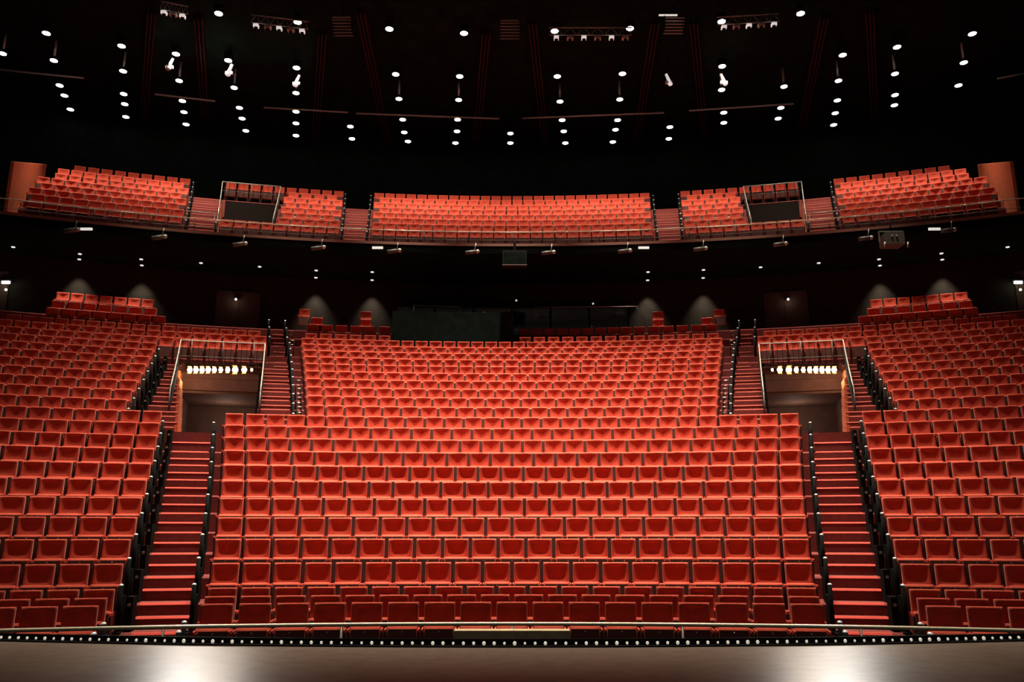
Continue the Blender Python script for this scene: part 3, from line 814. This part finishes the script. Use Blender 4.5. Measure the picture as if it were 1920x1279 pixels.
# ---------------------------------------------------------------- ceiling ribs, pipes, rigs
for k, (pa_, pb_) in enumerate([((285, 20), (268, 240)), ((372, 30), (385, 215)), ((605, 60), (590, 285)), ((676, 20), (728, 270)), ((912, 60), (893, 262)), ((998, 40), (1022, 262)), ((1228, 40), (1190, 285)), ((1300, 40), (1322, 265)), ((1545, 30), (1500, 250)), ((1630, 20), (1640, 230))]):
    a, b_ = at(*pa_, 21.9), at(*pb_, 21.9)
    d = (b_ - a); m = MB()
    for off in (-.16, 0, .16):
        q = Vector((off, 0, 0)); m.box((a + b_) / 2 + q, (.07, d.length, .35), Matrix.Rotation(math.atan2(-d.x, d.y), 3, 'Z'))
    struct(f'beam_ceiling_{k + 1}', m, M['beam'])
PIPES = [((0, 131), (158, 147), 'at the far left end'), ((290, 177), (403, 190), 'above the left outer balcony stair'), ((495, 202), (652, 211), 'above the left balcony entrance'), ((668, 213), (936, 223), 'left of the middle'), ((980, 222), (1245, 212), 'right of the middle'), ((1292, 208), (1488, 195), 'above the right balcony entrance'), ((1870, 148), (1920, 138), 'at the far right end')]
for (a, b_, w) in PIPES:
    p, q = at(*a, 20.6), at(*b_, 20.6)
    o = empty('lighting_pipe', category='pipe', label=f'thin pale lighting pipe under the dark ceiling {w}', group='lighting pipes under the ceiling')
    MB().cyl(p, q, .045).build('pipe', M['pipe'], o)
    for t in (.1, .5, .9):
        r_ = p.lerp(q, t); MB().cyl(r_, r_ + Vector((0, 0, 1.5)), .012, 5).build('hanger', M['black'], o)
RIG = [((300, 17), (352, 27), 3, 'upper left corner'), ((470, 42), (578, 55), 5, 'left of the topmost lamps'), ((1030, 66), (1185, 66), 6, 'right of the middle'), ((1345, 47), (1462, 40), 5, 'near the top right lamps')]
for a, b_, nf, w in RIG:
    p, q = at(*a, 20.4), at(*b_, 20.4); up = Vector((0, 0, .35))
    o = empty('lighting_truss', category='truss', label=f'dark lighting truss in the ceiling void, {w}', group='lighting trusses in the ceiling')
    MB().cyl(p, q, .03).build('lower_chord', M['grey'], o); MB().cyl(p + up, q + up, .03).build('upper_chord', M['grey'], o)
    m = MB()
    for t in range(12): m.cyl(p.lerp(q, t / 12) + (up if t % 2 else Vector()), p.lerp(q, (t + 1) / 12) + (Vector() if t % 2 else up), .014, 5)
    m.build('lattice', M['grey'], o)
    for t in (.05, .95): MB().cyl(p.lerp(q, t) + up, p.lerp(q, t) + up + Vector((0, 0, .9)), .012, 5).build('hanger', M['black'], o)
    for t in range(nf):
        r_ = p.lerp(q, (t + .5) / nf) + Vector((0, -.02, -.16))
        f_ = empty('truss_spotlight', r_, category='lamp', label=f'small pale lamp, {ORD[t + 1]} on the ceiling truss {w}', group='lamps on the ceiling trusses')
        MB().box((0, 0, 0), (.26 if t % 2 else .2, .2, .12)).build('housing', M['rigwhite'] if t % 2 == 0 else M['greywhite'], f_)
        MB().cyl((0, 0, -.12), (0, 0, -.06), .08).build('lens', M['black'], f_); MB().box((0, 0, .085), (.04, .04, .06)).build('clamp', M['black'], f_)
for (px, py, w) in ((318, 122, 'dim, third from the left ribs'), (430, 133, 'bright, above the left outer stair'), (556, 153, 'bright, above the left balcony entrance'), (1254, 151, 'bright, above the right inner stair'), (1357, 151, 'bright, above the right balcony seats')):
    p = at(px, py, 20.9); o = empty('ceiling_spotlight', p, category='lamp', label=f'white angled ceiling spotlight, {w}', group='angled spotlights under the ceiling')
    q = Matrix.Rotation(RD(20 if px < 900 else -20), 3, 'Y')
    dim = M['greywhite'] if px == 318 else M['rigwhite']
    m = MB(); m.cyl(q @ Vector((0, 0, .34)), q @ Vector((0, 0, -.26)), .06, 10, .09); m.build('barrel', dim, o)
    MB().box((0, 0, -.12), (.34, .10, .13)).build('yoke', M['greywhite'], o); MB().ball((.02, -.08, -.24), .09).build('lens', dim, o)
    MB().cyl((0, 0, .2), (0, 0, 1.2), .015).build('hanger', M['black'], o)
for (px, py, w, lit) in ((640, 40, 'left of the middle', 0), (956, 46, 'at the middle', 0), (1266, 36, 'right of the middle', 1)):
    p = at(px, py, 21.2); o = empty('ceiling_louvre', p, category='vent', label=f'slatted ceiling louvre panel {w} near the top', group='slatted louvre panels in the ceiling')
    m = MB()
    for k in range(6): m.box((0, .12 * k, .05 - .07 * k), (.85, .03, .035))
    m.build('slat_panel', M['greywhite'] if lit else M['grey'], o)
    MB().box((-.30 if lit else 0, -.03, .16), (.78, .06, .05)).build('tube_lamp', M['tube'] if lit else M['grey'], o)
    b = MB(); b.box((-.44, .3, -.1), (.03, .7, .5)); b.build('side_plate', M['black'], o)
    b = MB(); b.box((.44, .3, -.1), (.03, .7, .5)); b.build('side_plate', M['black'], o)
    MB().cyl((0, .3, .1), (0, .3, .95), .02).build('hanger', M['black'], o)

# ---------------------------------------------------------------- lights
def spot(name, loc, target, energy, col, cone, blend=.6, r=.12):
    l = bpy.data.lights.new(name, 'SPOT'); l.energy = energy; l.color = col; l.spot_size = RD(cone); l.spot_blend = blend; l.shadow_soft_size = r
    o = bpy.data.objects.new(name, l); C.objects.link(o); o.location = loc; aim(o, target)
    return o
def point(name, loc, energy, col, r=.05):
    l = bpy.data.lights.new(name, 'POINT'); l.energy = energy; l.color = col; l.shadow_soft_size = r
    o = bpy.data.objects.new(name, l); C.objects.link(o); o.location = loc
    return o
WARM = (1, .86, .67)
HOUSE = 10200
BALC = 1500
for (D, angs, e) in ((16.0, (-12, -7, -2.3, 2.3, 7, 12), .55), (18.6, (-11, -5.5, 0, 5.5, 11), .75), (21.5, (-14, -9.3, -4.7, 0, 4.7, 9.3, 14), .9), (24.5, (-15, -10, -5, 0, 5, 10, 15), 1.0), (27.5, (-16, -10.7, -5.3, 0, 5.3, 10.7, 16), 1.0), (30.5, (-17, -11, -5.5, 0, 5.5, 11, 17), .9)):
    for a in angs:
        p = Vector(pol(D + 15, a, 21.3 + EYE)); k = e * (1.32 - .05 * abs(a))
        spot('house_light', p, p + Vector((0, 0, -1)), HOUSE * k, WARM, 44, .7)
for k, (ri, p) in enumerate(lamp_pts):
    if ri in (0, 1):
        q = p + Vector((0, 0, -.12)); d = Vector((0, CB, 0)); out = (Vector((q.x, q.y, 0)) - d).normalized()
        tgt = d + out * 57.6; tgt.z = 13.9 + EYE
        spot('balcony_light', q, tgt, BALC * (1.0 if ri == 0 else .95), WARM, 78, .8)
    elif ri == 4 and k in (0, 1, 14, 15):
        q = p + Vector((0, 0, -.12)); tgt = Vector(pol(57, BWALL if k > 8 else -BWALL, 14.6 + EYE, CB)); spot('wall_light', q, tgt, BALC * 1.3, WARM, 60, .8)
    elif ri in (2, 3):
        q = p + Vector((0, 0, -.12)); spot('balcony_light', q, q + Vector((0, .4, -5)), BALC * .42, WARM, 62, .9)
for k, (p, (px, py)) in enumerate(zip(SDP, SD)):
    
    if px in (25, 1889): continue
    q = p + Vector((0, 0, -.1)); spot('soffit_light', q, q + Vector((0, .12 if py in (493, 502, 523, 526, 527, 522, 492) and px not in (377, 1535) else -.4, -1)), 420 if py in (493, 502, 523, 526, 527, 522, 492) and px not in (377, 1535) else 600, WARM, 64 if py in (493, 502, 523, 526, 527, 522, 492) and px not in (377, 1535) else 100, 1.0, .05)
for p in DOORL: point('door_light', p + Vector((0, -.08, -.1)), 2, WARM, .04)
for s in (-1, 1):
    for k, (px, c, sc_) in enumerate(cols):
        a = on_arc(px, 694, 45.35); a.x = a.x if s < 0 else -a.x
        t = Vector((s * 3.36, 8.7, 0)); d = (t - a).normalized()
        spot('entrance_beam', a + d * .05, t, 1000 if c == 'w' else 560, (1, .93, .84) if c == 'w' else (1, .80, .55), 8.5, 1.0, .07)
for s in (-1, 1):
    p = on_arc(358, 706, 44.8); p.x = p.x if s < 0 else -p.x
    point('entrance_glow', p, 48, (1, .72, .38), .06)
    p = Vector(pol(48.0, s * 13.2, 4.2 + EYE)); point('passage_light', p, 26, (1, .80, .62), .1)
# world: the faint fill of a dark hall
w = bpy.data.worlds.new('hall'); S.world = w; w.use_nodes = True
bg = w.node_tree.nodes['Background']; bg.inputs['Color'].default_value = (1, .93, .90, 1); bg.inputs['Strength'].default_value = .058

# ---------------------------------------------------------------- camera and view
cam = bpy.data.cameras.new('camera'); co = bpy.data.objects.new('camera', cam); C.objects.link(co)
co.location = (0, 0, EYE); co.rotation_euler = (RD(90) + TILT, 0, 0)
cam.sensor_width = 36; cam.lens = 36 * F / 1920; cam.clip_end = 200
S.camera = co
vs_ = S.view_settings
vs_.view_transform = 'Standard'; vs_.look = 'None'; vs_.gamma = 1; vs_.use_curve_mapping = False; vs_.exposure = 0.0
S.cycles.max_bounces = 5; S.cycles.diffuse_bounces = 1; S.cycles.glossy_bounces = 3
S.cycles.use_denoising = True
